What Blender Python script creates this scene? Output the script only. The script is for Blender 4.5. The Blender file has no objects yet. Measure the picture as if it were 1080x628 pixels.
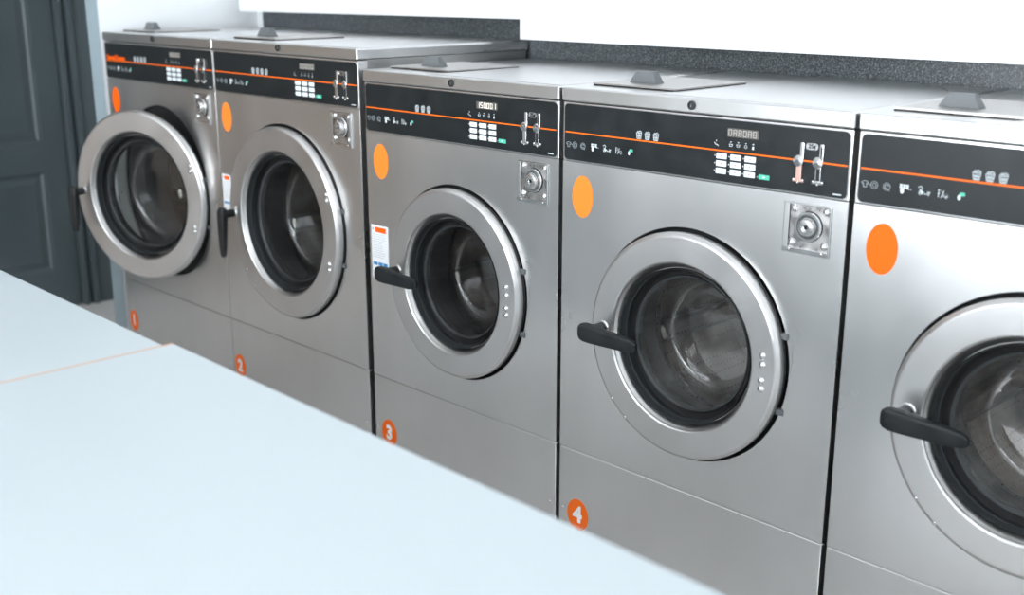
import bpy, bmesh, math, random
from mathutils import Vector, Matrix
random.seed(4)
PI = math.pi
C = bpy.context.scene.collection
DZ = 0.12                      # heights below were measured from the panel datum; the floor is 0.12 m lower

# ------------------------------------------------------------------ materials
def mat(name, col, rough=.5, metal=0.0, emit=None, es=1.0, coat=0.0, spec=.5):
    m = bpy.data.materials.new(name); m.use_nodes = True
    b = m.node_tree.nodes['Principled BSDF']
    b.inputs['Base Color'].default_value = (*col, 1)
    b.inputs['Roughness'].default_value = rough
    b.inputs['Metallic'].default_value = metal
    b.inputs['Coat Weight'].default_value = coat
    b.inputs['Specular IOR Level'].default_value = spec
    if emit:
        b.inputs['Emission Color'].default_value = (*emit, 1)
        b.inputs['Emission Strength'].default_value = es
    return m

def nodes(m):
    return m.node_tree.nodes, m.node_tree.links, m.node_tree.nodes['Principled BSDF']

def noisy(m, scale=(8, 8, 8), detail=4, c0=None, c1=None, r0=None, r1=None, bump=0, bscale=None, lo=.35, hi=.65):
    N, L, B = nodes(m)
    tc = N.new('ShaderNodeTexCoord'); mp = N.new('ShaderNodeMapping'); nz = N.new('ShaderNodeTexNoise')
    mp.inputs['Scale'].default_value = scale
    nz.inputs['Scale'].default_value = 1; nz.inputs['Detail'].default_value = detail
    L.new(tc.outputs['Object'], mp.inputs['Vector']); L.new(mp.outputs['Vector'], nz.inputs['Vector'])
    rmp = N.new('ShaderNodeMapRange'); rmp.inputs['From Min'].default_value = lo; rmp.inputs['From Max'].default_value = hi
    L.new(nz.outputs['Fac'], rmp.inputs['Value'])
    if c0:
        mx = N.new('ShaderNodeMix'); mx.data_type = 'RGBA'
        mx.inputs[6].default_value = (*c0, 1); mx.inputs[7].default_value = (*c1, 1)
        L.new(rmp.outputs['Result'], mx.inputs[0]); L.new(mx.outputs[2], B.inputs['Base Color'])
    if r0 is not None:
        rr = N.new('ShaderNodeMapRange'); rr.inputs['To Min'].default_value = r0; rr.inputs['To Max'].default_value = r1
        L.new(rmp.outputs['Result'], rr.inputs['Value']); L.new(rr.outputs['Result'], B.inputs['Roughness'])
    if bump:
        mp2 = N.new('ShaderNodeMapping'); mp2.inputs['Scale'].default_value = bscale or scale
        n2 = N.new('ShaderNodeTexNoise'); n2.inputs['Scale'].default_value = 1; n2.inputs['Detail'].default_value = 3
        bp = N.new('ShaderNodeBump'); bp.inputs['Strength'].default_value = bump; bp.inputs['Distance'].default_value = .001
        L.new(tc.outputs['Object'], mp2.inputs['Vector']); L.new(mp2.outputs['Vector'], n2.inputs['Vector'])
        L.new(n2.outputs['Fac'], bp.inputs['Height']); L.new(bp.outputs['Normal'], B.inputs['Normal'])
    return m

M = {}
M['steel'] = noisy(mat('brushed_stainless', (.74, .735, .725), .36, 1), (3, 3, 2.2), 3, (.70, .695, .685), (.77, .768, .762), .27, .35, .06, (14, 14, 420))
M['steel_door'] = noisy(mat('door_stainless', (.68, .675, .665), .34, 1), (5, 5, 5), 4, (.64, .63, .62), (.70, .695, .69), .30, .40, .06, (30, 30, 300))
M['steel_top'] = noisy(mat('top_stainless', (.72, .72, .715), .3, 1), (2, 1.2, 2), 2, (.70, .70, .69), (.74, .74, .735), .27, .31, .03, (14, 400, 14))
M['chrome'] = mat('chrome', (.78, .78, .78), .12, 1)
M['satin'] = mat('satin_rim', (.75, .75, .75), .2, 1)
M['zinc'] = noisy(mat('zinc_plate', (.5, .49, .48), .3, 1), (40, 40, 40), 4, (.44, .42, .41), (.62, .60, .585), .22, .36)
M['panel'] = noisy(mat('black_control_panel', (.010, .012, .013), .42, spec=.26), (20, 20, 20), 3, (.009, .0115, .0125), (.013, .016, .0175), .34, .46)
M['orange'] = mat('orange_vinyl', (1.0, .125, .003), .6, spec=.2)
M['orange_light'] = mat('light_orange_vinyl', (1.0, .225, .028), .6, spec=.2)
M['orange_number'] = mat('bright_orange_vinyl', (1.0, .17, .015), .6, spec=.2)
M['stripe'] = mat('orange_stripe', (.9, .15, .006), .5, spec=.2)
M['rubber'] = noisy(mat('black_rubber', (.012, .013, .014), .5), (12, 12, 12), 3, (.010, .011, .012), (.02, .022, .023), .42, .6)
M['gray_rubber'] = mat('grey_rubber', (.034, .038, .040), .42, spec=.35)
M['handle'] = noisy(mat('black_handle_plastic', (.012, .014, .016), .48, spec=.24), (30, 30, 30), 3, (.010, .012, .013), (.018, .021, .022), .38, .5, .15, (400, 400, 400))
M['gray_plastic'] = mat('grey_plastic', (.12, .13, .135), .45)
M['key'] = mat('pale_keys', (.72, .78, .80), .4)
M['key_ink'] = mat('key_ink', (.25, .28, .30), .5)
M['green'] = mat('green_key', (.08, .48, .33), .4)
M['icon'] = mat('icon_ink', (.62, .68, .70), .5)
M['icon_soft'] = mat('pale_icon_ink', (.36, .40, .42), .5)
M['display'] = mat('display_window', (.11, .10, .09), .3)
M['seg_on'] = mat('lit_segment', (.8, .78, .72), .5, emit=(1, .93, .82), es=.45)
M['seg_off'] = mat('unlit_segment', (.50, .48, .44), .5)
M['white_vinyl'] = mat('white_vinyl', (.9, .9, .9), .5)
M['paper'] = mat('label_paper', (.80, .81, .82), .5)
M['blue'] = mat('label_blue', (.02, .22, .50), .5)
M['ink'] = mat('label_ink', (.45, .47, .49), .6)
M['copper'] = mat('copper_slot', (.62, .40, .34), .35, .8)
M['dark'] = mat('dark_void', (.006, .006, .007), .7)
M['hatch'] = noisy(mat('hatch_steel', (.5, .48, .46), .38, 1), (8, 8, 8), 3, (.46, .445, .425), (.53, .51, .49), .36, .44)
M['side'] = noisy(mat('side_sheet', (.5, .5, .495), .35, 1), (3, 3, 3), 3, (.44, .44, .43), (.52, .52, .515), .3, .42)
M['wall'] = noisy(mat('white_wall_paint', (.80, .82, .83), .7), (1.5, 1.5, 1.5), 4, (.79, .81, .82), (.82, .835, .845), bump=.15, bscale=(90, 90, 90))
M['bulk'] = noisy(mat('bright_white_paint', (.71, .72, .73), .65), (2, 2, 2), 4, (.70, .71, .72), (.72, .73, .74), bump=.1, bscale=(90, 90, 90))
M['brown_wall'] = noisy(mat('warm_grey_wall_paint', (.15, .112, .082), .7), (1.5, 1.5, 1.5), 4, (.14, .104, .076), (.16, .12, .09))
M['nib_shade'] = mat('shaded_wall_end', (.27, .34, .37), .55)  # shade on the wall end, put into its colour as blue-grey
M['door'] = noisy(mat('slate_door_paint', (.055, .072, .077), .42), (3, 3, 3), 4, (.050, .066, .071), (.060, .079, .084), .38, .5, .1, (60, 60, 60))
M['table'] = noisy(mat('white_laminate', (.485, .54, .56), .42), (2, 2, 2), 4, (.48, .535, .555), (.49, .545, .565), .38, .48)
M['edgeband'] = mat('raw_board_edge', (.62, .36, .22), .6)
M['table_side'] = mat('white_board_side', (.72, .77, .79), .5)
M['frame'] = mat('window_frame_paint', (.7, .72, .73), .5)
M['ceiling'] = mat('ceiling_paint', (.8, .8, .8), .8)
M['lamp'] = mat('fill_lamp_panel', (1, 1, 1), .5, emit=(.93, .97, 1.0), es=1.2)  # weak glow of the added ceiling fill panels

def make_granite():
    m = mat('granite', (.06, .065, .07), .3); N, L, B = nodes(m)
    tc = N.new('ShaderNodeTexCoord')
    v = N.new('ShaderNodeTexNoise'); v.inputs['Scale'].default_value = 250; v.inputs['Detail'].default_value = 3; v.inputs['Roughness'].default_value = .7
    r = N.new('ShaderNodeValToRGB')
    for p, c in ((.36, (.018, .021, .023)), (.50, (.055, .063, .068)), (.60, (.115, .135, .145)), (.72, (.26, .29, .30))):
        if p == .36: e = r.color_ramp.elements[0]
        elif p == .72: e = r.color_ramp.elements[-1]
        else: e = r.color_ramp.elements.new(p)
        e.position = p; e.color = (*c, 1)
    L.new(tc.outputs['Object'], v.inputs['Vector']); L.new(v.outputs['Fac'], r.inputs['Fac']); L.new(r.outputs['Color'], B.inputs['Base Color'])
    return m
M['granite'] = make_granite()

def make_drum():
    m = mat('perforated_drum', (.35, .33, .31), .33, 1); N, L, B = nodes(m)
    tc = N.new('ShaderNodeTexCoord'); v = N.new('ShaderNodeTexVoronoi'); v.inputs['Scale'].default_value = 80; v.inputs['Randomness'].default_value = .15
    s = N.new('ShaderNodeMath'); s.operation = 'LESS_THAN'; s.inputs[1].default_value = .15
    nz = N.new('ShaderNodeTexNoise'); nz.inputs['Scale'].default_value = 7; nz.inputs['Detail'].default_value = 6
    rp = N.new('ShaderNodeValToRGB'); rp.color_ramp.elements[0].position = .38; rp.color_ramp.elements[0].color = (.20, .15, .12, 1)
    rp.color_ramp.elements[1].position = .7; rp.color_ramp.elements[1].color = (.56, .52, .48, 1)
    mx = N.new('ShaderNodeMix'); mx.data_type = 'RGBA'; mx.inputs[7].default_value = (.08, .065, .055, 1)
    L.new(tc.outputs['Object'], v.inputs['Vector']); L.new(v.outputs['Distance'], s.inputs[0])
    L.new(tc.outputs['Object'], nz.inputs['Vector']); L.new(nz.outputs['Fac'], rp.inputs['Fac'])
    L.new(rp.outputs['Color'], mx.inputs[6]); L.new(s.outputs[0], mx.inputs[0]); L.new(mx.outputs[2], B.inputs['Base Color'])
    return m
M['drum'] = make_drum()

def make_glass(name, grime):
    m = bpy.data.materials.new(name); m.use_nodes = True; N = m.node_tree.nodes; L = m.node_tree.links; N.clear()
    o = N.new('ShaderNodeOutputMaterial'); tr = N.new('ShaderNodeBsdfTransparent'); gl = N.new('ShaderNodeBsdfGlossy')
    tr.inputs['Color'].default_value = (.9, .93, .93, 1); gl.inputs['Roughness'].default_value = .03
    ge = N.new('ShaderNodeNewGeometry'); dt = N.new('ShaderNodeVectorMath'); dt.operation = 'DOT_PRODUCT'
    L.new(ge.outputs['Normal'], dt.inputs[0]); L.new(ge.outputs['Incoming'], dt.inputs[1])
    ab = N.new('ShaderNodeMath'); ab.operation = 'ABSOLUTE'; L.new(dt.outputs['Value'], ab.inputs[0])
    om = N.new('ShaderNodeMath'); om.operation = 'SUBTRACT'; om.inputs[0].default_value = 1; L.new(ab.outputs[0], om.inputs[1])
    pw = N.new('ShaderNodeMath'); pw.operation = 'POWER'; pw.inputs[1].default_value = 5; L.new(om.outputs[0], pw.inputs[0])
    fr = N.new('ShaderNodeMath'); fr.operation = 'MULTIPLY_ADD'; fr.inputs[1].default_value = .9; fr.inputs[2].default_value = .13; L.new(pw.outputs[0], fr.inputs[0])
    mx = N.new('ShaderNodeMixShader'); L.new(fr.outputs[0], mx.inputs[0]); L.new(tr.outputs[0], mx.inputs[1]); L.new(gl.outputs[0], mx.inputs[2])
    df = N.new('ShaderNodeBsdfDiffuse'); df.inputs['Color'].default_value = (.55, .55, .54, 1)
    tc = N.new('ShaderNodeTexCoord'); n1 = N.new('ShaderNodeTexNoise'); n1.inputs['Scale'].default_value = 9; n1.inputs['Detail'].default_value = 7
    n2 = N.new('ShaderNodeTexNoise'); n2.inputs['Scale'].default_value = 180; n2.inputs['Detail'].default_value = 2
    r1 = N.new('ShaderNodeMapRange'); r1.inputs['From Min'].default_value = .30; r1.inputs['From Max'].default_value = .72
    r2 = N.new('ShaderNodeMapRange'); r2.inputs['From Min'].default_value = .25; r2.inputs['From Max'].default_value = .8
    mu = N.new('ShaderNodeMath'); mu.operation = 'MULTIPLY'; mg = N.new('ShaderNodeMath'); mg.operation = 'MULTIPLY'; mg.inputs[1].default_value = grime
    L.new(tc.outputs['Object'], n1.inputs['Vector']); L.new(tc.outputs['Object'], n2.inputs['Vector'])
    L.new(n1.outputs['Fac'], r1.inputs['Value']); L.new(n2.outputs['Fac'], r2.inputs['Value'])
    L.new(r1.outputs[0], mu.inputs[0]); L.new(r2.outputs[0], mu.inputs[1]); L.new(mu.outputs[0], mg.inputs[0])
    m2 = N.new('ShaderNodeMixShader'); L.new(mg.outputs[0], m2.inputs[0]); L.new(mx.outputs[0], m2.inputs[1]); L.new(df.outputs[0], m2.inputs[2])
    L.new(m2.outputs[0], o.inputs['Surface'])
    return m
M['glass'] = make_glass('clear_door_glass', .12)
M['glass_dusty'] = make_glass('dusty_door_glass', .38)

# ------------------------------------------------------------------ mesh builder
class MB:
    def __init__(s): s.bm = bmesh.new(); s.mats = []
    def mi(s, m):
        if m not in s.mats: s.mats.append(m)
        return s.mats.index(m)
    def _fin(s, faces, m, smooth=False):
        i = s.mi(m)
        for f in faces: f.material_index = i; f.smooth = smooth
    def box(s, x0, x1, y0, y1, z0, z1, m, bev=0, seg=2):
        t = bmesh.new()
        bmesh.ops.create_cube(t, size=1, matrix=Matrix.Translation(((x0+x1)/2, (y0+y1)/2, (z0+z1)/2)) @ Matrix.Diagonal((abs(x1-x0), abs(y1-y0), abs(z1-z0), 1)))
        if bev: bmesh.ops.bevel(t, geom=t.edges[:], offset=bev, segments=seg, profile=.5, affect='EDGES')
        s.merge(t, m, bool(bev)); return s
    def merge(s, t, m, smooth=False, mtx=None):
        if mtx is not None: bmesh.ops.transform(t, matrix=mtx, verts=t.verts)
        i = s.mi(m); mp = {}
        for v in t.verts: mp[v] = s.bm.verts.new(v.co)
        for f in t.faces:
            try: nf = s.bm.faces.new([mp[v] for v in f.verts])
            except ValueError: continue
            nf.material_index = i; nf.smooth = smooth
        t.free()
    def lathe(s, prof, c, m, n=96, axis='y', smooth=True, closed=False):
        """prof: list of (r, a) ; axis position a along the axis from c"""
        t = bmesh.new(); rings = []
        for r, a in prof:
            if r < 1e-6:
                co = (c[0], c[1]+a, c[2]) if axis == 'y' else (c[0], c[1], c[2]+a)
                rings.append([t.verts.new(co)])
            else:
                ring = []
                for k in range(n):
                    th = 2*PI*k/n; p, q = r*math.cos(th), r*math.sin(th)
                    ring.append(t.verts.new((c[0]+p, c[1]+a, c[2]+q) if axis == 'y' else (c[0]+p, c[1]+q, c[2]+a)))
                rings.append(ring)
        prs = list(zip(rings, rings[1:])) + ([(rings[-1], rings[0])] if closed else [])
        for A, B in prs:
            for k in range(n):
                k2 = (k+1) % n
                if len(A) == 1 and len(B) == 1: continue
                if len(A) == 1: f = [A[0], B[k], B[k2]]
                elif len(B) == 1: f = [A[k], B[0], A[k2]]
                else: f = [A[k], B[k], B[k2], A[k2]]
                t.faces.new(f)
        bmesh.ops.recalc_face_normals(t, faces=t.faces)
        s.merge(t, m, smooth); return s
    def prism(s, pts, y0, y1, m, smooth=False, bev=0):
        """polygon in x/z extruded in y"""
        t = bmesh.new()
        a = [t.verts.new((p[0], y0, p[1])) for p in pts]
        f = t.faces.new(a)
        if y1 != y0:
            r = bmesh.ops.extrude_face_region(t, geom=[f])
            vs = [e for e in r['geom'] if isinstance(e, bmesh.types.BMVert)]
            bmesh.ops.translate(t, verts=vs, vec=(0, y1-y0, 0))
        bmesh.ops.recalc_face_normals(t, faces=t.faces)
        if bev: bmesh.ops.bevel(t, geom=t.edges[:], offset=bev, segments=2, profile=.5, affect='EDGES')
        s.merge(t, m, smooth); return s
    def line(s, p, q, w, m, y=-.0006, d=.0006):
        (x0, z0), (x1, z1) = p, q; L = math.hypot(x1-x0, z1-z0)
        if L < 1e-7: return s
        nx, nz = -(z1-z0)/L*w/2, (x1-x0)/L*w/2
        ex, ez = (x1-x0)/L*w/2, (z1-z0)/L*w/2
        return s.prism([(x0-ex+nx, z0-ez+nz), (x0-ex-nx, z0-ez-nz), (x1+ex-nx, z1+ez-nz), (x1+ex+nx, z1+ez+nz)], y, y+d, m)
    def poly(s, pts, w, m, y=-.0006, closed=False):
        n = len(pts)
        for k in range(n if closed else n-1): s.line(pts[k], pts[(k+1) % n], w, m, y)
        return s
    def tube(s, pts, radii, m, n=16, sy=1.0):
        t = bmesh.new(); rings = []
        P = [Vector(p) for p in pts]
        for i, p in enumerate(P):
            d = (P[min(i+1, len(P)-1)] - P[max(i-1, 0)]).normalized()
            up = Vector((0, 0, 1)) if abs(d.z) < .9 else Vector((1, 0, 0))
            a = d.cross(up).normalized(); b = a.cross(d).normalized()
            r = radii[i]; ra, rb = (r if isinstance(r, tuple) else (r, r))
            rings.append([t.verts.new(p + a*ra*math.cos(2*PI*k/n) + b*rb*math.sin(2*PI*k/n)) for k in range(n)])
        for A, B in zip(rings, rings[1:]):
            for k in range(n): t.faces.new([A[k], A[(k+1) % n], B[(k+1) % n], B[k]])
        t.faces.new(rings[0][::-1]); t.faces.new(rings[-1])
        bmesh.ops.recalc_face_normals(t, faces=t.faces)
        s.merge(t, m, True); return s
    def dome(s, x, y, z, r, h, m, n=20):
        return s.lathe([(r, 0), (r*.95, -h*.35), (r*.75, -h*.72), (r*.4, -h*.95), (0, -h)], (x, y, z), m, n)
    def build(s, name, parent=None, off=(0, 0, DZ), sharp=True):
        me = bpy.data.meshes.new(name)
        bmesh.ops.translate(s.bm, verts=s.bm.verts, vec=off)
        s.bm.to_mesh(me); s.bm.free()
        for m in s.mats: me.materials.append(M[m] if isinstance(m, str) else m)
        if sharp:
            try: me.set_sharp_from_angle(angle=math.radians(38))
            except Exception: pass
        o = bpy.data.objects.new(name, me); C.objects.link(o)
        if sharp and any(p.use_smooth for p in me.polygons):
            wn = o.modifiers.new('normals', 'WEIGHTED_NORMAL'); wn.keep_sharp = True; wn.weight = 100; wn.thresh = .0
        if parent: o.parent = parent
        return o

def text_into(mb, body, x, y, z, size, m, bold=0.0, depth=.0003, align='CENTER', sx=1.0):
    cu = bpy.data.curves.new('writing', 'FONT'); cu.body = body; cu.size = size; cu.extrude = depth
    cu.offset = bold*size; cu.align_x = align; cu.align_y = 'CENTER'; cu.resolution_u = 4
    ob = bpy.data.objects.new('writing', cu); C.objects.link(ob)
    dg = bpy.context.evaluated_depsgraph_get(); dg.update()
    me = bpy.data.meshes.new_from_object(ob.evaluated_get(dg))
    bpy.data.objects.remove(ob); bpy.data.curves.remove(cu)
    t = bmesh.new(); t.from_mesh(me); bpy.data.meshes.remove(me)
    mtx = Matrix.Translation((x, y, z)) @ Matrix.Rotation(PI/2, 4, 'X') @ Matrix.Diagonal((sx, 1, 1, 1))
    mb.merge(t, m, False, mtx)

def rrect(x0, x1, z0, z1, r, n=6):
    p = []
    for cx, cz, a in ((x1-r, z1-r, 0), (x0+r, z1-r, 90), (x0+r, z0+r, 180), (x1-r, z0+r, 270)):
        for k in range(n+1):
            t = math.radians(a+90*k/n); p.append((cx+r*math.cos(t), cz+r*math.sin(t)))
    return p

def ell(cx, cz, rx, rz, n=48): return [(cx+rx*math.cos(2*PI*k/n), cz+rz*math.sin(2*PI*k/n)) for k in range(n)]

def tag(o, label=None, cat=None, group=None, kind=None):
    if label: o['label'] = label
    if cat: o['category'] = cat
    if group: o['group'] = group
    if kind: o['kind'] = kind
    return o

def panel_with_hole(mb, x0, x1, z0, z1, cx, cz, r, y, m, lip=.012, ch=.0005):
    """front sheet with a round hole, chamfered outer edge folded back, hole edge folded in"""
    angs = [2*PI*k/120 for k in range(120)]
    for a, b in ((x0, z0), (x0, z1), (x1, z0), (x1, z1)): angs.append(math.atan2(b-cz, a-cx) % (2*PI))
    angs = sorted(set(round(a, 9) for a in angs))
    def hit(a, X0, X1, Z0, Z1):
        c, s = math.cos(a), math.sin(a); ts = []
        if c > 1e-9: ts.append((X1-cx)/c)
        if c < -1e-9: ts.append((X0-cx)/c)
        if s > 1e-9: ts.append((Z1-cz)/s)
        if s < -1e-9: ts.append((Z0-cz)/s)
        t = min(ts); return (cx+t*c, cz+t*s)
    t = bmesh.new()
    def ring(fn): return [t.verts.new(fn(a)) for a in angs]
    rings = [ring(lambda a: (cx+r*math.cos(a), y+lip, cz+r*math.sin(a))),
             ring(lambda a: (cx+r*math.cos(a), y+.002, cz+r*math.sin(a))),
             ring(lambda a: (cx+(r+.002)*math.cos(a), y, cz+(r+.002)*math.sin(a))),
             ring(lambda a: (lambda h: (h[0], y, h[1]))(hit(a, x0+ch, x1-ch, z0+ch, z1-ch))),
             ring(lambda a: (lambda h: (h[0], y+ch, h[1]))(hit(a, x0, x1, z0, z1))),
             ring(lambda a: (lambda h: (h[0], y+.03, h[1]))(hit(a, x0, x1, z0, z1)))]
    n = len(angs)
    for A, B in zip(rings, rings[1:]):
        for k in range(n): t.faces.new([A[k], A[(k+1) % n], B[(k+1) % n], B[k]])
    bmesh.ops.recalc_face_normals(t, faces=t.faces)
    mb.merge(t, m, True)

# ------------------------------------------------------------------ seven-segment digits
SEG = {'0': 'abcdef', '1': 'bc', '2': 'abged', '3': 'abgcd', '4': 'fgbc', '5': 'afgcd', '8': 'abcdefg', 'A': 'abcefg', '|': 'bc', ' ': ''}
def digit(mb, ch, x, z, w, h, m, y):
    t = w*.2
    c = {'a': ((x, z+h/2), (x+w, z+h/2)), 'g': ((x, z), (x+w, z)), 'd': ((x, z-h/2), (x+w, z-h/2)),
         'f': ((x, z), (x, z+h/2)), 'b': ((x+w, z), (x+w, z+h/2)), 'e': ((x, z-h/2), (x, z)), 'c': ((x+w, z-h/2), (x+w, z))}
    for s in SEG[ch]: mb.line(*c[s], t, m, y)

# ------------------------------------------------------------------ icons on the control panel
def basket(mb, x, z, s=1.0, m='icon'):
    w, h = .0062*s, .0072*s
    top, bot = z+h*.6, z-h
    for k in (-1, -.33, .33, 1):
        mb.line((x+k*w, top), (x+k*w*.68, bot), .0012, m)
    for f in (0, .5, 1):
        zz = top+(bot-top)*f; ww = w*(1-.32*f); mb.line((x-ww, zz), (x+ww, zz), .0012, m)
    mb.poly([(x-w*.8, top), (x-w*.5, top+h*.45), (x-w*.1, top+h*.2), (x+w*.3, top+h*.55), (x+w*.9, top+h*.3), (x+w, top)], .0014, m)
def circ_pts(x, z, r, n=14, a0=0, a1=2*PI): return [(x+r*math.cos(a0+(a1-a0)*k/n), z+r*math.sin(a0+(a1-a0)*k/n)) for k in range(n+1)]
def ic_shirt(mb, x, z, m):
    s = .005; mb.poly([(x-s*1.3, z+s*.5), (x-s*.5, z+s), (x+s*.5, z+s), (x+s*1.3, z+s*.5), (x+s*.8, z), (x+s*.55, z+s*.25), (x+s*.55, z-s), (x-s*.55, z-s), (x-s*.55, z+s*.25), (x-s*.8, z)], .0009, m, closed=True)
def ic_cam(mb, x, z, m):
    mb.poly(circ_pts(x, z, .0062), .0011, m); mb.poly(circ_pts(x, z, .003, 10), .0012, m); mb.line((x-.009, z), (x-.006, z), .001, m)
def ic_ring(mb, x, z, m):
    mb.poly(circ_pts(x, z, .0062), .0009, m); mb.poly(circ_pts(x, z, .0035, 8, .4, 5.2), .0013, m); mb.line((x+.002, z-.004), (x+.0055, z-.0065), .001, m)
def ic_keys(mb, x, z, m):
    for i in range(3):
        for j in range(2): mb.prism(rrect(x-.0075+i*.0055, x-.0032+i*.0055, z+.0005+j*.0038, z+.0036+j*.0038, .0006, 2), -.0006, 0, m)
    mb.prism(ell(x-.003, z-.0035, .0032, .0045, 16), -.0007, 0, m)
    for dx in (.008, .0115): mb.line((x+dx, z), (x+dx, z+.0005), .0012, m)
def ic_hand(mb, x, z, m):
    mb.poly([(x-.009, z+.006), (x-.005, z+.008), (x-.002, z+.005), (x-.005, z+.001), (x-.008, z-.003), (x-.006, z-.006)], .0011, m)
    mb.poly([(x-.007, z+.002), (x-.001, z-.001), (x+.003, z-.004), (x+.009, z-.003), (x+.011, z-.0005), (x+.007, z), (x+.009, z-.006)], .0011, m)
    mb.prism(ell(x-.003, z-.002, .002, .0032, 12), -.0007, 0, m)
def ic_frac(mb, x, z, m):
    mb.line((x-.0075, z-.005), (x-.0075, z+.006), .0011, m); mb.poly(circ_pts(x-.006, z+.003, .0028, 8, -1.5, 1.5), .001, m)
    mb.line((x-.003, z-.006), (x+.001, z+.005), .001, m)
    mb.poly(circ_pts(x+.004, z-.003, .0035, 10, 0, PI), .001, m); mb.line((x-.001, z-.0035), (x+.0085, z-.0035), .001, m); mb.line((x+.004, z-.003), (x+.006, z-.0065), .001, m)
def ic_flag(mb, x, z, m):
    mb.prism(rrect(x-.002, x+.0065, z+.0008, z+.0062, .0006, 2), -.0006, 0, 'green' if m == 'icon' else m)
    mb.prism(ell(x-.0025, z-.0018, .0026, .0042, 16), -.0008, 0, m)
def ic_status(mb, x, z, k, m):
    if k == 0: mb.poly([(x, z+.006), (x, z+.003)], .0009, m); mb.poly([(x-.004, z+.001), (x-.0015, z-.002), (x+.002, z-.003)], .0012, m); mb.line((x+.003, z-.003), (x+.0045, z-.0045), .001, m)
    else:
        mb.line((x-.0006, z+.0048), (x+.0006, z+.0048), .0016, m)
        if k in (1, 2): mb.poly([(x-.003, z+.001), (x-.0025, z-.003), (x+.0025, z-.003), (x+.003, z+.001)], .0009, m); mb.line((x-.0035, z+.0008), (x+.0035, z+.0008), .0009, m)
        if k == 3: mb.poly(circ_pts(x, z-.001, .0026, 8), .0011, m)
        if k == 4: mb.prism(rrect(x-.0016, x+.0016, z-.0045, z+.001, .0008, 2), -.0006, 0, m)

# ------------------------------------------------------------------ the washing machine
SPEC = {
 'B': dict(w=.6588, vk=.2414, pb=.8793, pt=.9973, lb=1.0017, lt=1.0300, stripe=.9392, du=0.0, dv=0.0, slot_du=0, slot_dv=0, plate=(.5375, .6295, .7768, .8640),
           lock=(.3282, 1.0164), uc=.3325, vc=.5495, R=.2268, ri=.167, yf=-.024, piv=(.1395, .549), brow=.9136, sticker=(.0565, .8084, .0285, .0435), num=(.0575, .0892, .0312, .0375),
           baskets=((.2026, .2235, .2442), .9495, 1.0), progs=(.0174, .0342, .0564, .0865, .120, .1524, .1813), hinge=((.525, .5794), (.5255, .5618), (.525, .5314), (.5253, .515)),
           screws=((.1401, .562), (.1691, .4032), (.2046, .370))),
 'A': dict(w=.6872, vk=.2440, pb=.9302, pt=1.0449, lb=1.0506, lt=1.0780, stripe=.9885, du=.0275, dv=.050, slot_du=.036, slot_dv=.050, plate=(.5636, .6521, .8313, .9163),
           lock=(.342, 1.0668), uc=.338, vc=.591, R=.266, ri=.200, yf=-.024, piv=(.100, .589), brow=.9635, sticker=(.0516, .860, .0260, .0415), num=(.0367, .0975, .030, .037),
           baskets=((.210, .232, .254, .276), .9995, 1.05), progs=(.020, .040, .062, .092, .122, .148, .174), hinge=((.5630, .7009), (.5630, .6854), (.5625, .5153), (.5620, .499)),
           screws=((.112, .607), (.150, .430), (.190, .385))),
}

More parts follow.
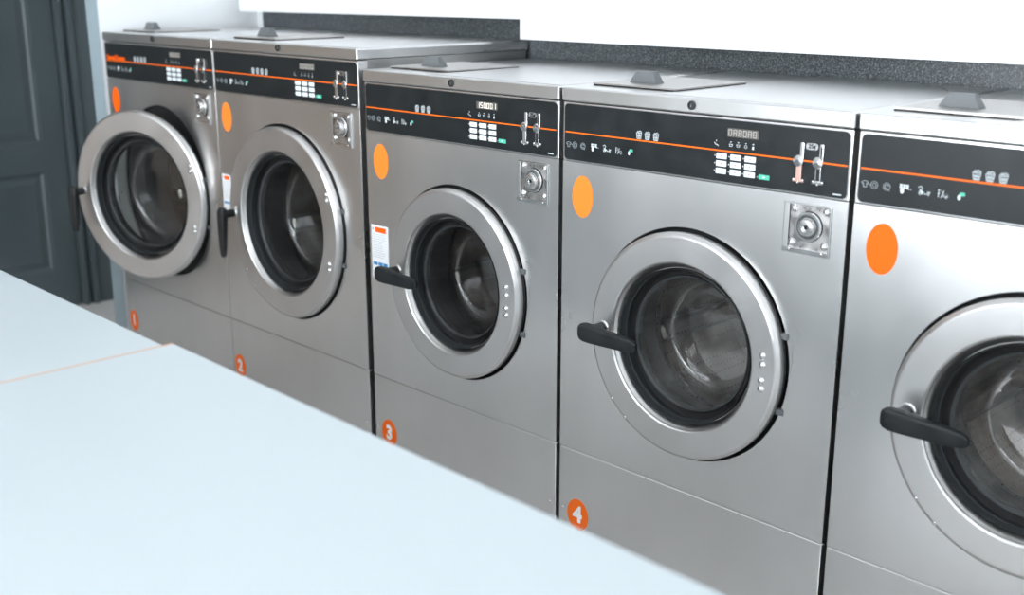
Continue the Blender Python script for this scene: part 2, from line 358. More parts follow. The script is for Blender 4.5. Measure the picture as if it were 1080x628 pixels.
def machine(kind, x, n, label, glass, sticker_mat, disp, handle_down=False, ajar=0, brand=None, note=None, copper=False):
    S = SPEC[kind]; w = S['w']; D = .585
    root = bpy.data.objects.new('washing_machine', None); C.objects.link(root); root.location = (x, 0, 0)
    root.empty_display_size = .2
    tag(root, label, 'washing machine', 'commercial washing machines in the row')
    vk, pb, pt, lb, lt = S['vk'], S['pb'], S['pt'], S['lb'], S['lt']
    uc, vc, R, ri, yf = S['uc'], S['vc'], S['R'], S['ri'], S['yf']
    rh = R + .006
    # cabinet : sides, back, floor pan
    b = MB()
    b.box(0, .003, .0285, D, -.10, lb, 'side'); b.box(w-.003, w, .0285, D, -.10, lb, 'side')
    b.box(.003, w-.003, D-.004, D, -.10, lb, 'side'); b.box(.003, w-.003, .03, D-.004, -.10, -.095, 'side')
    b.box(.05, .12, .06, .13, -.12, -.10, 'rubber'); b.box(w-.12, w-.05, .06, .13, -.12, -.10, 'rubber')
    b.box(.05, .12, D-.13, D-.06, -.12, -.10, 'rubber'); b.box(w-.12, w-.05, D-.13, D-.06, -.12, -.10, 'rubber')
    b.build('cabinet', root)
    # front sheet with the round opening
    b = MB(); panel_with_hole(b, 0, w, vk+.0008, pb-.0008, uc, vc, rh, 0, 'steel'); fp = b.build('front_panel', root)
    # kick panel with two screws
    b = MB(); b.box(0, w, 0, .028, -.10, vk-.0008, 'steel', .0012, 1); kp = b.build('kick_panel', root)
    for u in (.0115, w-.0165):
        b = MB(); b.dome(u, 0, .094, .0032, .0018, 'chrome', 12); b.build('screw', kp)
    # control panel frame (stainless) and black fascia with rounded corners
    b = MB(); b.box(0, w, 0, .03, pb, lb-.002, 'steel', .002)
    pf = b.build('panel_frame', root)
    b = MB(); b.prism(rrect(.006, w-.0035, pb+.0035, pt-.001, .010), -.0016, .001, 'panel'); cp = b.build('control_panel', root)
    # thin raised rim round the fascia
    b = MB(); o_ = rrect(.0045, w-.002, pb+.002, pt+.0005, .0115); i_ = rrect(.006, w-.0035, pb+.0035, pt-.001, .010)
    t = bmesh.new(); A = [t.verts.new((p[0], -.0024, p[1])) for p in o_]; B_ = [t.verts.new((p[0], -.0024, p[1])) for p in i_]
    A2 = [t.verts.new((p[0], .0005, p[1])) for p in o_]; B2 = [t.verts.new((p[0], -.001, p[1])) for p in i_]
    nn = len(A)
    for k in range(nn):
        k2 = (k+1) % nn
        for q, r_ in ((A, B_), (A2, A), (B_, B2)): t.faces.new([q[k], q[k2], r_[k2], r_[k]])
    bmesh.ops.recalc_face_normals(t, faces=t.faces); b.merge(t, 'satin'); b.build('panel_rim', root)
    F = -.0016   # fascia surface
    def part(nm, fn, par=cp):
        mb = MB(); fn(mb); bmesh.ops.translate(mb.bm, verts=mb.bm.verts, vec=(0, F, 0)); return mb.build(nm, par)
    st = S['stripe']
    part('orange_stripe', lambda m: m.box(.008, w-.0065, -.0004, .0002, st-.0013, st+.0013, 'stripe'))
    for u in S['baskets'][0]: part('basket_symbol', lambda m: basket(m, u, S['baskets'][1], S['baskets'][2]))
    ms = 'icon_soft' if kind == 'A' else 'icon'
    for u, fn, mm in zip(S['progs'], (ic_shirt, ic_cam, ic_ring, ic_keys, ic_hand, ic_frac, ic_flag), ('icon_soft', 'icon_soft', 'icon_soft', 'icon', ms, ms, 'icon')):
        part('program_symbol', lambda m: fn(m, u, S['brow'], mm))
    du, dv = S['du'], S['dv']
    for k, u in enumerate((.385, .4168, .4327, .4492, .4647)): part('status_symbol', lambda m: ic_status(m, u+du, .952+dv, k, ms))
    def disp_fn(m):
        x0, x1, z0, z1 = .4085+du, .4752+du, .9660+dv, .9818+dv
        m.prism(rrect(x0, x1, z0, z1, .0015, 3), -.0008, .0002, 'display')
        nd = len(disp[0]); pw = (x1-x0-.004)/nd
        for k, ch in enumerate(disp[0]):
            digit(m, ch, x0+.0035+k*pw, (z0+z1)/2, pw*.58, (z1-z0)*.66, disp[1], -.0014)
        if disp[1] == 'seg_on':
            m.line((x0+.0035+2.85*pw, z0+.0028), (x0+.0036+2.85*pw, z0+.0028), .0018, disp[1], -.0014)
    part('display', disp_fn)
    for r_ in range(3):
        for c_ in range(3):
            cu, cz = .3982+.0310*c_+du, .9294-.01375*r_+dv
            ko = part('key', lambda m: m.box(cu-.0114, cu+.0114, -.0016, .0002, cz-.0051, cz+.0051, 'key', .0007))
            def ink(m):
                m.box(cu-.0018, cu+.0018, -.00175, -.0015, cz-.0014, cz+.0014, 'key_ink')
                m.box(cu-.0158, cu-.0138, -.0005, .0001, cz-.001, cz+.001, 'icon')
            part('key_mark', ink)
    part('start_key', lambda m: (m.box(.4798+du, .5025+du, -.0016, .0002, .8965+dv, .9052+dv, 'green', .0008), m.box(.489+du, .4935+du, -.0018, -.001, .8995+dv, .9025+dv, 'key'), m.box(.4755+du, .4772+du, -.0005, .0001, .9-.0008+dv, .9+.0012+dv, 'icon')))
    # coin slots
    sd, sv = S['slot_du'], S['slot_dv']
    for q in range(2):
        uu = (.5605, .5985)[q] + sd
        def slot(m):
            lowm = ('copper' if copper else 'satin') if q == 0 else 'chrome'
            m.box(uu+.0012, uu+.0092, -.004, .0002, .940+sv, .971+sv, 'chrome', .0018)
            if q == 1: m.box(uu+.0045, uu+.0078, -.0046, -.003, .943+sv, .966+sv, 'dark')
            m.lathe([(.0102, 0), (.0100, -.004), (.0085, -.0055), (.0045, -.0058), (0, -.0052)], (uu-.001, 0, .9385+sv), 'chrome', 28)
            m.box(uu-.0045, uu+.0065, -.0035, .0002, .906+sv, .931+sv, lowm, .0012)
            if q == 1: m.box(uu-.002, uu+.0048, -.0042, -.003, .908+sv, .929+sv, 'dark')
            m.box(uu-.0105, uu+.0120, -.004, .0002, .9015+sv, .9070+sv, lowm, .0018)
            m.dome(uu-.008, -.002, .9058+sv, .0028, .003, 'chrome', 12); m.dome(uu+.0105, -.002, .9058+sv, .0028, .003, 'chrome', 12); m.dome(uu+.001, -.002, .9015+sv, .0030, .003, 'chrome', 12)
        part('coin_slot', slot)
    def price(m):
        m.prism(rrect(.5718+sd, .5955+sd, .9595+sv, .9705+sv, .005, 5), -.0008, .0002, 'satin'); text_into(m, '25¢', .5836+sd, -.0012, .965+sv, .0105, 'dark', .015)
    part('price_badge', price)
    part('small_print', lambda m: m.box(w-.030, w-.014, -.0004, .0002, pb+.0085, pb+.0105, 'icon'))
    if brand:
        part('brand_lettering', lambda m: text_into(m, brand, .0810, -.0008, st+.0098, .0215, 'orange', .02, sx=1.13))
    # lid : folded sheet with rounded front edge
    b = MB(); b.box(-.0015, w+.0015, -.004, D+.008, lb, lt, 'steel_top', .0035, 3); lid = b.build('lid', root)
    b = MB(); b.box(.236, w-.004, .012, D+.002, lt-.0004, lt+.0013, 'steel_top', .0006, 1); b.build('top_sheet', lid)
    b = MB(); b.lathe([(.0085, 0), (.0085, -.003), (.007, -.0045), (.0055, -.0045), (.0052, -.002), (0, -.002)], (S['lock'][0], -.004, S['lock'][1]), 'rubber', 28)
    b.box(S['lock'][0]-.0012, S['lock'][0]+.0012, -.0075, -.005, S['lock'][1]-.003, S['lock'][1]+.003, 'chrome'); b.build('lid_lock', lid)
    # soap hatch with its grip
    b = MB(); b.prism([(.022, .0), (.238, .0), (.238, .235), (.022, .235)], 0, .0030, 'hatch')
    bmesh.ops.transform(b.bm, matrix=Matrix.Translation((-.012 if kind == 'A' else 0, .065, lt+.0030)) @ Matrix(((1, 0, 0, 0), (0, 0, 1, 0), (0, 1, 0, 0), (0, 0, 0, 1))), verts=b.bm.verts)
    bmesh.ops.recalc_face_normals(b.bm, faces=b.bm.faces)
    hs = -.012 if kind == 'A' else 0
    b.box(.0225+hs, .2375+hs, .0655, .2995, lt-.0005, lt+.0031, 'dark')
    ht = b.build('dispenser_hatch', root)
    if kind == 'A' and n == 1:
        ht.rotation_euler = (0, 0, 0)
    b = MB(); t = bmesh.new(); zb = lt+.0055
    gs = -.030 if kind == 'A' else 0
    bot = [(.070+gs, .122), (.142+gs, .122), (.142+gs, .150), (.070+gs, .150)]; top = [(.083+gs, .128), (.129+gs, .128), (.129+gs, .144), (.083+gs, .144)]
    vb = [t.verts.new((p[0], p[1], zb)) for p in bot]; vt = [t.verts.new((p[0], p[1], zb+.024)) for p in top]
    t.faces.new(vb[::-1]); t.faces.new(vt)
    for k in range(4): t.faces.new([vb[k], vb[(k+1) % 4], vt[(k+1) % 4], vt[k]])
    bmesh.ops.bevel(t, geom=t.edges[:], offset=.002, segments=2, profile=.5, affect='EDGES'); b.merge(t, 'gray_plastic', True)
    b.build('hatch_grip', ht)
    # coin vault : recessed tray, bolts and the lock
    x0, x1, z0, z1 = S['plate']; rec = .013
    b = MB(); fr = .0022
    b.prism(rrect(x0-.002, x1+.002, z0-.002, z1+.002, .001, 2), -.0008, -.0002, 'satin')
    b.box(x0, x1, -.0012, -.0008, z0, z1, 'zinc')
    b.box(x0, x0+.010, -.0030, -.001, z0, z1, 'steel', .0008); b.box(x0+.010, x0+.0120, -.0018, -.001, z0+.009, z1-.001, 'dark')
    b.box(x0, x1, -.0040, -.001, z0, z0+.008, 'satin', .0008)
    b.box(x1-.0015, x1+.001, -.005, -.001, z0, z1, 'satin', .0004); b.box(x0, x1, -.004, -.001, z1-.0015, z1+.0005, 'satin', .0004)
    cv = b.build('coin_vault_plate', root)
    for u, v in ((x0+.020, z1-.009), (x1-.009, z1-.009), (x0+.018, z0+.018), (x1-.010, z0+.018)):
        b = MB(); b.dome(u, -.001, v, .0074, .0050, 'satin', 20); b.build('bolt', cv)
    for u in (x0+.014, x1-.014):
        b = MB(); b.dome(u, -.0038, z0+.0042, .0028, .001, 'zinc', 12); b.build('rivet', cv)
    b = MB(); uc2, vc2 = (x0+x1)/2+.0045, (z0+z1)/2+.0055
    b.lathe([(.0255, 0), (.0262, -.004), (.0245, -.0065), (.0215, -.0065), (.0205, -.0045), (.0185, -.006), (.0165, -.0115), (.0135, -.0150), (.0095, -.0155), (.0065, -.0150), (.0060, -.012), (0, -.012)], (uc2, -.001, vc2), 'satin', 40)
    b.lathe([(.0272, -.0005), (.0272, -.0012), (.0255, -.0012)], (uc2, -.001, vc2), 'dark', 40); b.lathe([(.0212, -.0066), (.0203, -.0050), (.0190, -.0062)], (uc2, -.0012, vc2), 'gray_plastic', 40)
    b.box(uc2-.0022, uc2+.0022, -.0150, -.0120, vc2-.0032, vc2+.0032, 'dark'); b.build('vault_lock', cv)
    # stickers
    su, sv_, sx_, sz_ = S['sticker']
    b = MB(); b.prism(ell(su, sv_, sx_, sz_), -.0006, 0, sticker_mat); b.build('round_sticker', root)
    nu, nv, nx, nz = S['num']
    b = MB(); b.prism(ell(nu, nv, nx, nz), -.0006, 0, 'orange_number'); ns = b.build('number_sticker', root)
    if n <= 4:
        b = MB(); text_into(b, str(n), nu, -.0010, nv, .052, 'white_vinyl', .045, sx=.95); b.build('digit', ns)
    else:
        b = MB(); text_into(b, str(n), nu, -.0010, nv, .052, 'white_vinyl', .045, sx=.95); b.build('digit', ns)
    if note:
        a0, a1, c0, c1 = note
        b = MB(); b.box(a0, a1, -.0005, 0, c0, c1, 'paper')
        nl = b.build('instruction_label', root); W, H = a1-a0, c1-c0
        b = MB(); b.box(a0+.25*W, a0+.88*W, -.0008, -.0004, c1-.13*H, c1-.035*H, 'orange'); b.build('label_header', nl)
        for q in range(3):
            b = MB(); b.box(a0+(.08+.30*q)*W, a0+(.33+.30*q)*W, -.0008, -.0004, c0+.255*H, c0+.315*H, 'blue'); b.build('label_block', nl)
        b = MB()
        for q in range(11):
            zz = c1-(.17+.042*q)*H; b.box(a0+.1*W, a0+(.88-.25*random.random())*W, -.0007, -.0004, zz-.0008, zz+.0004, 'ink')
        b.build('small_text', nl); b = MB()
        b.box(a0+.10*W, a0+.34*W, -.0008, -.0004, c0+.05*H, c0+.15*H, 'ink'); b.box(a0+.14*W, a0+.30*W, -.0009, -.0006, c0+.065*H, c0+.135*H, 'paper')
        b.build('label_picture', nl); b = MB()
        b.box(a0+.06*W, a0+.16*W, -.0008, -.0004, c1-.10*H, c1-.05*H, 'ink'); b.build('label_picture', nl); b = MB()
        for q in range(3):
            zz = c0+(.21-.03*q)*H; b.box(a0+.42*W, a0+.88*W, -.0007, -.0004, zz-.0007, zz+.0004, 'ink')
        b.build('small_text', nl)
    # tub opening behind the door and the drum
    rg = ri - .017
    b = MB(); b.lathe([(rh-.0012, .006), (rh-.0015, .014), (rh-.010, .020), (ri+.010, .022), (rg+.012, .030), (rg+.010, .110), (rg+.030, .112), (rg+.030, .125)], (uc, 0, vc), 'rubber'); b.build('tub_gasket', root)
    rd = min(ri + .055, w/2-.02)
    b = MB(); b.lathe([(rg+.012, .126), (rd-.01, .130), (rd, .140), (rd, .45), (rd-.02, .47), (.08, .475), (.06, .46), (0, .455)], (uc, 0, vc), 'drum', 96); dr = b.build('drum', root)
    for q in range(3):
        a = math.radians(75+120*q); b = MB()
        t = bmesh.new(); 
        bmesh.ops.create_cube(t, size=1, matrix=Matrix.Translation((uc, 0, vc)) @ Matrix.Rotation(-a, 4, 'Y') @ Matrix.Translation((rd-.022, .30, 0)) @ Matrix.Diagonal((.044, .29, .045, 1)))
        bmesh.ops.bevel(t, geom=t.edges[:], offset=.012, segments=3, profile=.5, affect='EDGES'); b.merge(t, 'drum', True); b.build('drum_lifter', dr)
    # the door : origin on the hinge line
    hx = uc + R - .004
    def dpart(nm, mb, par): 
        bmesh.ops.translate(mb.bm, verts=mb.bm.verts, vec=(-hx, 0, -vc)); return mb.build(nm, par, off=(0, 0, 0))
    b = MB()
    b.lathe([(R-.012, -.001), (R, -.004), (R+.0005, yf+.0095), (R-.0004, yf+.0055), (R-.0030, yf+.0022), (R-.0065, yf+.0005), (R-.0095, yf), (R-.013, yf), (ri+.010, yf), (ri+.0055, yf), (ri+.0028, yf+.0007), (ri+.0006, yf+.0026), (ri, yf+.006), (ri-.006, yf+.016), (ri-.011, yf+.024), (ri-.012, -.001)], (uc, 0, vc), 'steel_door', 128, closed=True)
    door = dpart('door', b, root); door.location = (hx, 0, vc+DZ); door.rotation_euler = (0, 0, math.radians(ajar))
    b = MB(); b.lathe([(R-.004, .0), (R-.001, .003), (R-.004, .006), (ri+.02, .006), (ri+.02, -.0005)], (uc, 0, vc), 'rubber', 96); dpart('door_back_plate', b, door)
    b = MB(); b.lathe([(ri-.0115, yf+.010), (ri-.0130, yf+.013), (ri-.0145, -.001), (ri-.0165, .001), (rg+.0065, .009), (rg+.0045, .012), (rg+.005, .020), (rg+.010, .024), (ri-.004, .026), (ri-.0105, yf+.024)], (uc, 0, vc), 'gray_rubber', 96, closed=False); dpart('glass_seal', b, door)
    gr = rg - .019
    b = MB(); b.lathe([(gr+.004, .016), (gr, .021), (gr-.002, .040), (gr-.006, .070), (gr-.011, .090), (gr-.017, .099), (gr-.026, .104), (gr-.040, .106), (gr-.07, .1065), (0, .1065)], (uc, 0, vc), glass, 96)
    g = dpart('door_glass', b, door)
    b = MB(); b.lathe([(rg+.0075, .0215), (rg-.001, .028), (gr+.010, .030), (gr+.005, .034), (gr+.004, .044)], (uc, 0, vc), 'dark', 96); dpart('seal_groove', b, door)
    b = MB(); b.lathe([(gr+.006, .014), (gr+.007, .017), (gr+.004, .020), (gr+.001, .018)], (uc, 0, vc), 'gray_rubber', 96, closed=True); dpart('glass_ring', b, door)
    for u, v in S['hinge']:
        b = MB(); b.dome(u, yf, v, .0072, .0046, 'satin', 20); dpart('rivet', b, door)
    for u, v in S['screws']:
        b = MB(); b.dome(u, yf, v, .0032, .003 if v > vc-.02 else .0014, 'chrome', 14); dpart('screw', b, door)
    # hinge arms between panel and door
    for dv_ in (.068, -.078):
        b = MB(); b.box(uc+R-.014, uc+R+.002, -.003, .008, vc+dv_-.006, vc+dv_+.006, 'gray_plastic', .001); b.build('hinge', root)
    # handle
    pu, pv = S['piv']; k = 1.08 if kind == 'B' else 1.0
    b = MB()
    b.lathe([(.0145*k, 0), (.0145*k, -.0025), (.0135*k, -.0035), (.0115*k, -.0035)], (pu, yf, pv), 'steel_door', 32)
    b.lathe([(.0115*k, -.001), (.0115*k, -.012), (.0125*k, -.030), (.0135*k, -.036), (.0135*k, -.044)], (pu, yf, pv), 'handle', 28)
    ye = yf-(.044 if kind == 'B' else .036)
    # grip : a flattened tapering bar with rounded ends
    Lg = .126 if kind == 'B' else .128
    secs = [(-.020, .008, .005), (-.0185, .0120, .0075), (-.014, .0160, .0100), (-.006, .0180, .0118), (.012, .0182, .0118), (.045, .0165, .0105), (.080, .0145, .0092), (.100, .0136, .0085), (Lg-.022, .0125, .0075), (Lg-.012, .0115, .0068), (Lg-.005, .0085, .0052), (Lg-.002, .004, .0028)]
    t = bmesh.new(); rings = []
    for s_, hh, th in secs:
        ring = []
        for q in range(20):
            a = 2*PI*q/20; ca, sa = math.cos(a), math.sin(a)
            e1 = math.copysign(abs(ca)**.62, ca)*hh*k; e2 = math.copysign(abs(sa)**.62, sa)*th*k
            if handle_down: ring.append(t.verts.new((pu + e1*.95, ye-.004+e2 - s_*.04, pv - s_)))
            else: ring.append(t.verts.new((pu + s_, ye-.004+e2+s_*.06, pv + e1 - s_*.05)))
        rings.append(ring)
    for A, B in zip(rings, rings[1:]):
        for q in range(20): t.faces.new([A[q], A[(q+1) % 20], B[(q+1) % 20], B[q]])
    t.faces.new(rings[0]); t.faces.new(rings[-1]); bmesh.ops.recalc_face_normals(t, faces=t.faces)
    b.merge(t, 'handle' if kind == 'B' else 'rubber', True)
    dpart('door_handle', b, door)
    return root

P34 = .67; OFF1, PA = -2.0720, .6909
machine('A', OFF1, 1, 'farthest washing machine, door ajar, numbered 1, orange lettering on its black panel', 'glass', 'orange', ('00000', 'seg_off'), True, 18, 'SpeedQueen')
machine('A', OFF1+PA, 2, 'taller stainless washing machine numbered 2 with closed door and handle hanging straight down', 'glass', 'orange_light', ('00000', 'seg_off'), True, 0, None, (.004, .050, .572, .690))
machine('B', -P34-.001, 3, 'stainless washing machine numbered 3 with lit display and paper label left of door', 'glass', 'orange_light', ('15000|', 'seg_on'), False, 0, None, (.009, .0765, .505, .645))
machine('B', 0, 4, 'stainless washing machine numbered 4 with dusty door glass and reddish coin slot', 'glass_dusty', 'orange_light', ('0A80A8', 'seg_off'), copper=True)
machine('B', P34-.0007, 5, 'nearest washing machine, right end of the row, door cut off by the photo edge', 'glass_dusty', 'orange', ('888888', 'seg_off'))

# ------------------------------------------------------------------ the room
def struct(name, mb): return tag(mb.build(name, off=(0, 0, 0), sharp=True), kind='structure')
XL, XR, YB, YF, H = -3.105, 4.6, .605, -4.6, 2.75
m_floor = noisy(mat('floor_tile', (.64, .62, .60), .4), (3, 3, 3), 5, (.61, .59, .57), (.67, .65, .63), .3, .45)
M['floor'] = m_floor
b = MB(); b.box(XL-.3, XR+.2, YF-.2, YB+.2, -.1, 0, 'floor'); struct('floor', b)
b = MB(); b.box(XL-.3, XR+.2, YF-.2, YB+.2, H, H+.1, 'ceiling'); struct('ceiling', b)
b = MB(); b.box(XL-.3, XR+.2, YB, YB+.2, 0, H, 'wall'); struct('wall_back', b)
# bulkhead over the machines, its underside stepping down beyond the taller pair
b = MB(); xs = -.632
b.prism([(-2.045, H), (-2.045, 1.1355+DZ), (xs, 1.1395+DZ), (xs, 1.0865+DZ), (XR, 1.0815+DZ), (XR, H)], .50, YB, 'bulk')
struct('wall_bulkhead', b)
# granite strip along the back
b = MB(); b.box(-2.05, XR-.01, YB-.008, YB-.0005, .97+DZ, 1.16+DZ, 'granite')
struct('trim_1', b)
# short wall end left of the first machine
b = MB(); b.box(-2.1065, -2.0975, .0, YB, 0, H, 'wall'); b.box(-2.180, -2.1065, 0.0, YB, 0, H, 'nib_shade'); b.box(-2.180, -2.0975, -.0015, 0.0, 0, H, 'nib_shade'); struct('wall_nib', b)
# left wall with the door opening
y0d, y1d, hd = -.62, .235, 2.06
b = MB(); b.box(XL-.16, XL, YF-.2, y0d-.05, 0, H, 'brown_wall'); b.box(XL-.16, XL, .56, YB, 0, H, 'brown_wall'); b.box(XL-.16, XL, y0d-.05, .56, hd+.05, H, 'brown_wall'); b.box(XL-.16, XL, .285, .56, 0, hd+.05, 'brown_wall')
struct('wall_left', b)
t1 = MB()
# door : leaf with two rows of recessed panels
def prism_x(mb, pts, x0, x1, m, bev=0):
    t = bmesh.new(); a = [t.verts.new((x0, p[0], p[1])) for p in pts]; f = t.faces.new(a)
    r = bmesh.ops.extrude_face_region(t, geom=[f]); bmesh.ops.translate(t, verts=[e for e in r['geom'] if isinstance(e, bmesh.types.BMVert)], vec=(x1-x0, 0, 0))
    bmesh.ops.recalc_face_normals(t, faces=t.faces)
    if bev: bmesh.ops.bevel(t, geom=t.edges[:], offset=bev, segments=2, profile=.5, affect='EDGES')
    mb.merge(t, m, bool(bev))
dr = MB()
xf = XL-.004      # leaf front
rails = [(.006, .165), (.60, .712), (1.90, 2.045)]
prism_x(dr, [(y0d, .006), (y1d+.045, .006), (y1d+.045, 2.045), (y0d, 2.045)], XL-.05, xf-.016, 'door')
for z0, z1 in rails: prism_x(dr, [(y0d, z0), (y1d+.045, z0), (y1d+.045, z1), (y0d, z1)], xf-.016, xf, 'door', .003)
for a, c in ((y0d, y0d+.115), (-.225, -.14), (.182, y1d+.045)): prism_x(dr, [(a, .006), (c, .006), (c, 2.045), (a, 2.045)], xf-.016, xf+.0001, 'door', .003)
door1 = tag(dr.build('door_1', off=(0, 0, 0)), kind='structure')
for (ya, yb_) in ((y0d+.115, -.225), (-.14, .182)):
    for (za, zb) in ((.165, .60), (.712, 1.90)):
        pm = MB(); t = bmesh.new(); loops = []
        for ins, xx in ((0, xf-.0005), (.012, xf-.003), (.020, xf-.012), (.030, xf-.012), (.052, xf-.004), (.060, xf-.004)):
            loops.append([t.verts.new((xx, yy, zz)) for yy, zz in ((ya+ins, za+ins), (yb_-ins, za+ins), (yb_-ins, zb-ins), (ya+ins, zb-ins))])
        for A, B in zip(loops, loops[1:]):
            for k in range(4): t.faces.new([A[k], A[(k+1) % 4], B[(k+1) % 4], B[k]])
        t.faces.new(loops[-1]); bmesh.ops.recalc_face_normals(t, faces=t.faces)
        if t.faces[-1].normal.x < 0: bmesh.ops.reverse_faces(t, faces=t.faces)
        pm.merge(t, 'door'); o = pm.build('door_panel', door1, off=(0, 0, 0), sharp=False)
hn = MB(); hn.tube([(XL, y0d+.06, 1.0), (XL+.045, y0d+.06, 1.0), (XL+.05, y0d+.07, 1.0), (XL+.05, y0d+.17, 1.0)], [.009, .009, .009, .008], 'chrome'); hn.box(XL-.004, XL+.004, y0d+.03, y0d+.09, .92, 1.08, 'satin', .002); hn.build('door_handle', door1, off=(0, 0, 0))
# door casing with stepped mouldings
cs = MB()
for s0, s1, xx in ((.284, .306, .020), (.306, .326, .006), (.326, .350, .024), (.350, .55, .012)):
    prism_x(cs, [(s0, 0), (s1, 0), (s1, hd+.02), (s0, hd+.02)], XL-.012, XL+xx, 'door', .004)
    d0, d1 = s0-.284, s1-.284
    prism_x(cs, [(y0d-.004-d1*.6, 0), (y0d-.004-d0*.6, 0), (y0d-.004-d0*.6, hd+.02), (y0d-.004-d1*.6, hd+.02)], XL-.012, XL+xx, 'door', .004)
prism_x(cs, [(y0d-.16, hd-.005), (.55, hd-.005), (.55, hd+.11), (y0d-.16, hd+.11)], XL-.012, XL+.024, 'door', .004)
tag(cs.build('trim_2', off=(0, 0, 0)), kind='structure')
# right wall and front wall with the windows that light the room
def wall_with_windows(name, x0, x1, y, wins, zb, zt, th):
    b = MB(); cur = x0
    for a, c in wins:
        b.box(cur, a, y-th, y, 0, H, 'wall'); b.box(a, c, y-th, y, 0, zb, 'wall'); b.box(a, c, y-th, y, zt, H, 'wall'); cur = c
    b.box(cur, x1, y-th, y, 0, H, 'wall'); return struct(name, b)
wins = [(-1.25, .9), (1.3, 3.3)]
wall_with_windows('wall_front', XL-.3, XR+.2, YF, wins, .06, 2.5, .2)
gm = bpy.data.materials.new('window_pane_glass'); gm.use_nodes = True
N = gm.node_tree.nodes; L = gm.node_tree.links; N.clear(); o_ = N.new('ShaderNodeOutputMaterial'); tr = N.new('ShaderNodeBsdfTransparent'); gl = N.new('ShaderNodeBsdfGlossy'); gl.inputs['Roughness'].default_value = .02
mx = N.new('ShaderNodeMixShader'); mx.inputs[0].default_value = .06; L.new(tr.outputs[0], mx.inputs[1]); L.new(gl.outputs[0], mx.inputs[2]); L.new(mx.outputs[0], o_.inputs[0]); M['pane'] = gm
for k, (a, c) in enumerate(wins):
    b = MB()
    for p in ((a, a+.05), (c-.05, c), ((a+c)/2-.025, (a+c)/2+.025)): b.box(p[0], p[1], YF-.12, YF-.06, .06, 2.5, 'frame', .004)
    for z in ((.06, .11), (2.45, 2.5)): b.box(a, c, YF-.12, YF-.06, z[0], z[1], 'frame', .004)
    w_ = struct('window_%d' % (k+1), b)
    b = MB(); b.box(a+.05, c-.05, YF-.095, YF-.09, .11, 2.45, 'pane'); b.build('pane', w_, off=(0, 0, 0))
b = MB(); b.box(XR, XR+.2, YF-.2, YB, 0, H, 'wall'); struct('wall_right', b)

# ------------------------------------------------------------------ folding counter: two white tables butted together
def table(x0, x1, y0, y1, z, label, band_left=False):
    root = bpy.data.objects.new('folding_table', None); C.objects.link(root); root.location = ((x0+x1)/2, (y0+y1)/2, 0)
    tag(root, label, 'table', 'white tables in the foreground')
    hx_, hy_ = (x1-x0)/2, (y1-y0)/2
    b = MB(); b.box(-hx_, hx_, -hy_, hy_, z-.03, z, 'table', .0025, 2); b.build('tabletop', root, off=(0, 0, 0))
    if band_left:
        b = MB(); b.box(-hx_-.0012, -hx_+.0022, -hy_, hy_, z-.03, z+.0004, 'edgeband'); tag(b.build('edge_band', root, off=(0, 0, 0)), 'thin orange-brown strip along the joint')
    for sx in (-1, 1):
        b = MB(); b.box(sx*(hx_-.05)-.012, sx*(hx_-.05)+.012, -hy_+.06, hy_-.10, 0.0, z-.03, 'table_side', .002); b.build('side_panel', root, off=(0, 0, 0))
    b = MB(); b.box(-hx_+.062, hx_-.062, -.01, .01, .10, z-.03, 'table_side', .002); b.build('modesty_panel', root, off=(0, 0, 0))
    return root
TZ = .72+DZ
ta = table(-1.75, .107, -1.72, -.966, TZ, 'white-topped table at the far left, beyond the thin orange joint')
tb = table(.1085, 1.98, -1.74, -.974, TZ, 'white-topped table in the near foreground, this side of the orange joint', True)
for t_ in (ta, tb): t_.rotation_euler.z = math.radians(-.7)

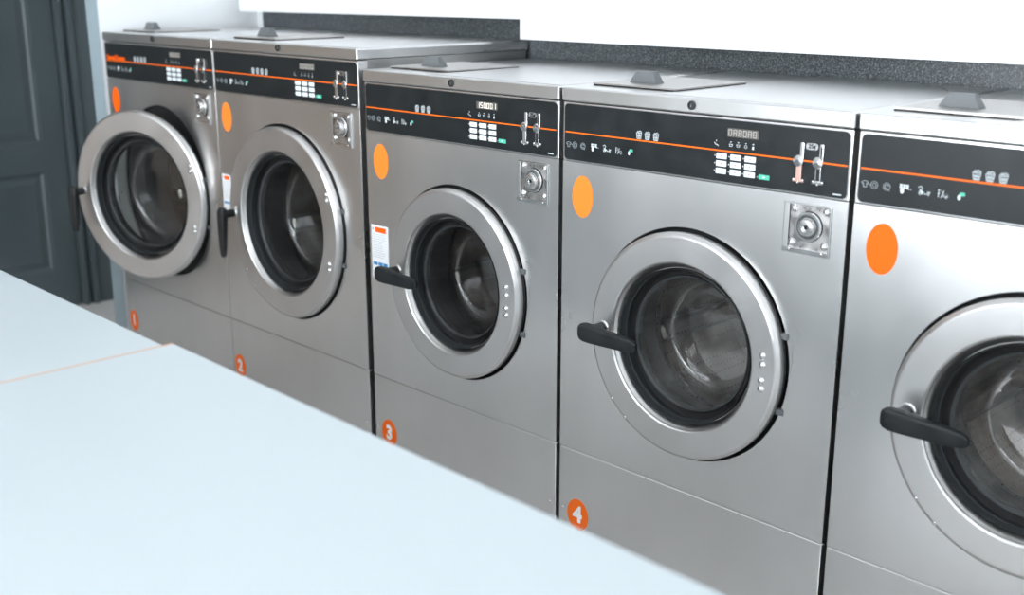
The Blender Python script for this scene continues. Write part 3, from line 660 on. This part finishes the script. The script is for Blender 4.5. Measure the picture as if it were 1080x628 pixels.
# ------------------------------------------------------------------ light
for k, (lx, ly) in enumerate(((-1.6, -1.1), (1.0, -1.1), (3.2, -1.1), (-1.6, -3.1), (1.0, -3.1), (3.2, -3.1))):  # unseen ceiling panels added to fill the room with light
    r_ = bpy.data.objects.new('added_fill_lamp', None); C.objects.link(r_); r_.location = (lx, ly, H)
    tag(r_, 'unseen square fill panel added on the ceiling', 'added fill lamp', 'added ceiling fill panels')
    b = MB(); b.box(-.31, .31, -.31, .31, -.03, -.0, 'frame', .004); b.build('lamp_frame', r_, off=(0, 0, 0))
    b = MB(); b.box(-.29, .29, -.29, .29, -.034, -.03, 'lamp'); b.build('diffuser', r_, off=(0, 0, 0))
def area(name, loc, rot, sx, sy, power, col):
    l = bpy.data.lights.new(name, 'AREA'); l.shape = 'RECTANGLE'; l.size = sx; l.size_y = sy; l.energy = power; l.color = col
    o = bpy.data.objects.new(name, l); C.objects.link(o); o.location = loc; o.rotation_euler = rot; return o
for (a, c), pw in zip(wins, (300, 155)):
    area('window_light', ((a+c)/2, YF-.14, 1.28), (PI/2, 0, 0), c-a, 2.4, pw, (.90, .95, 1.0))
W = bpy.data.worlds.new('sky'); bpy.context.scene.world = W; W.use_nodes = True
W.node_tree.nodes['Background'].inputs['Color'].default_value = (.80, .90, 1.0, 1); W.node_tree.nodes['Background'].inputs['Strength'].default_value = 3

# ------------------------------------------------------------------ camera
cam = bpy.data.cameras.new('camera'); co = bpy.data.objects.new('camera', cam); C.objects.link(co)
cam.sensor_width = 36; cam.lens = 1204.57*36/1080; cam.clip_start = .02
yaw, pitch = -.7958018, -.2700063
co.location = (1.617524, -1.733058, 1.237012+DZ)
f = Vector((math.sin(yaw)*math.cos(pitch), math.cos(yaw)*math.cos(pitch), math.sin(pitch)))
co.rotation_euler = f.to_track_quat('-Z', 'Y').to_euler()
cam.dof.use_dof = True; cam.dof.focus_distance = 2.35; cam.dof.aperture_fstop = 2.8
sc = bpy.context.scene; sc.camera = co
sc.view_settings.view_transform = 'Standard'; sc.view_settings.look = 'None'; sc.view_settings.gamma = 1; sc.view_settings.use_curve_mapping = False
sc.view_settings.exposure = -0.22
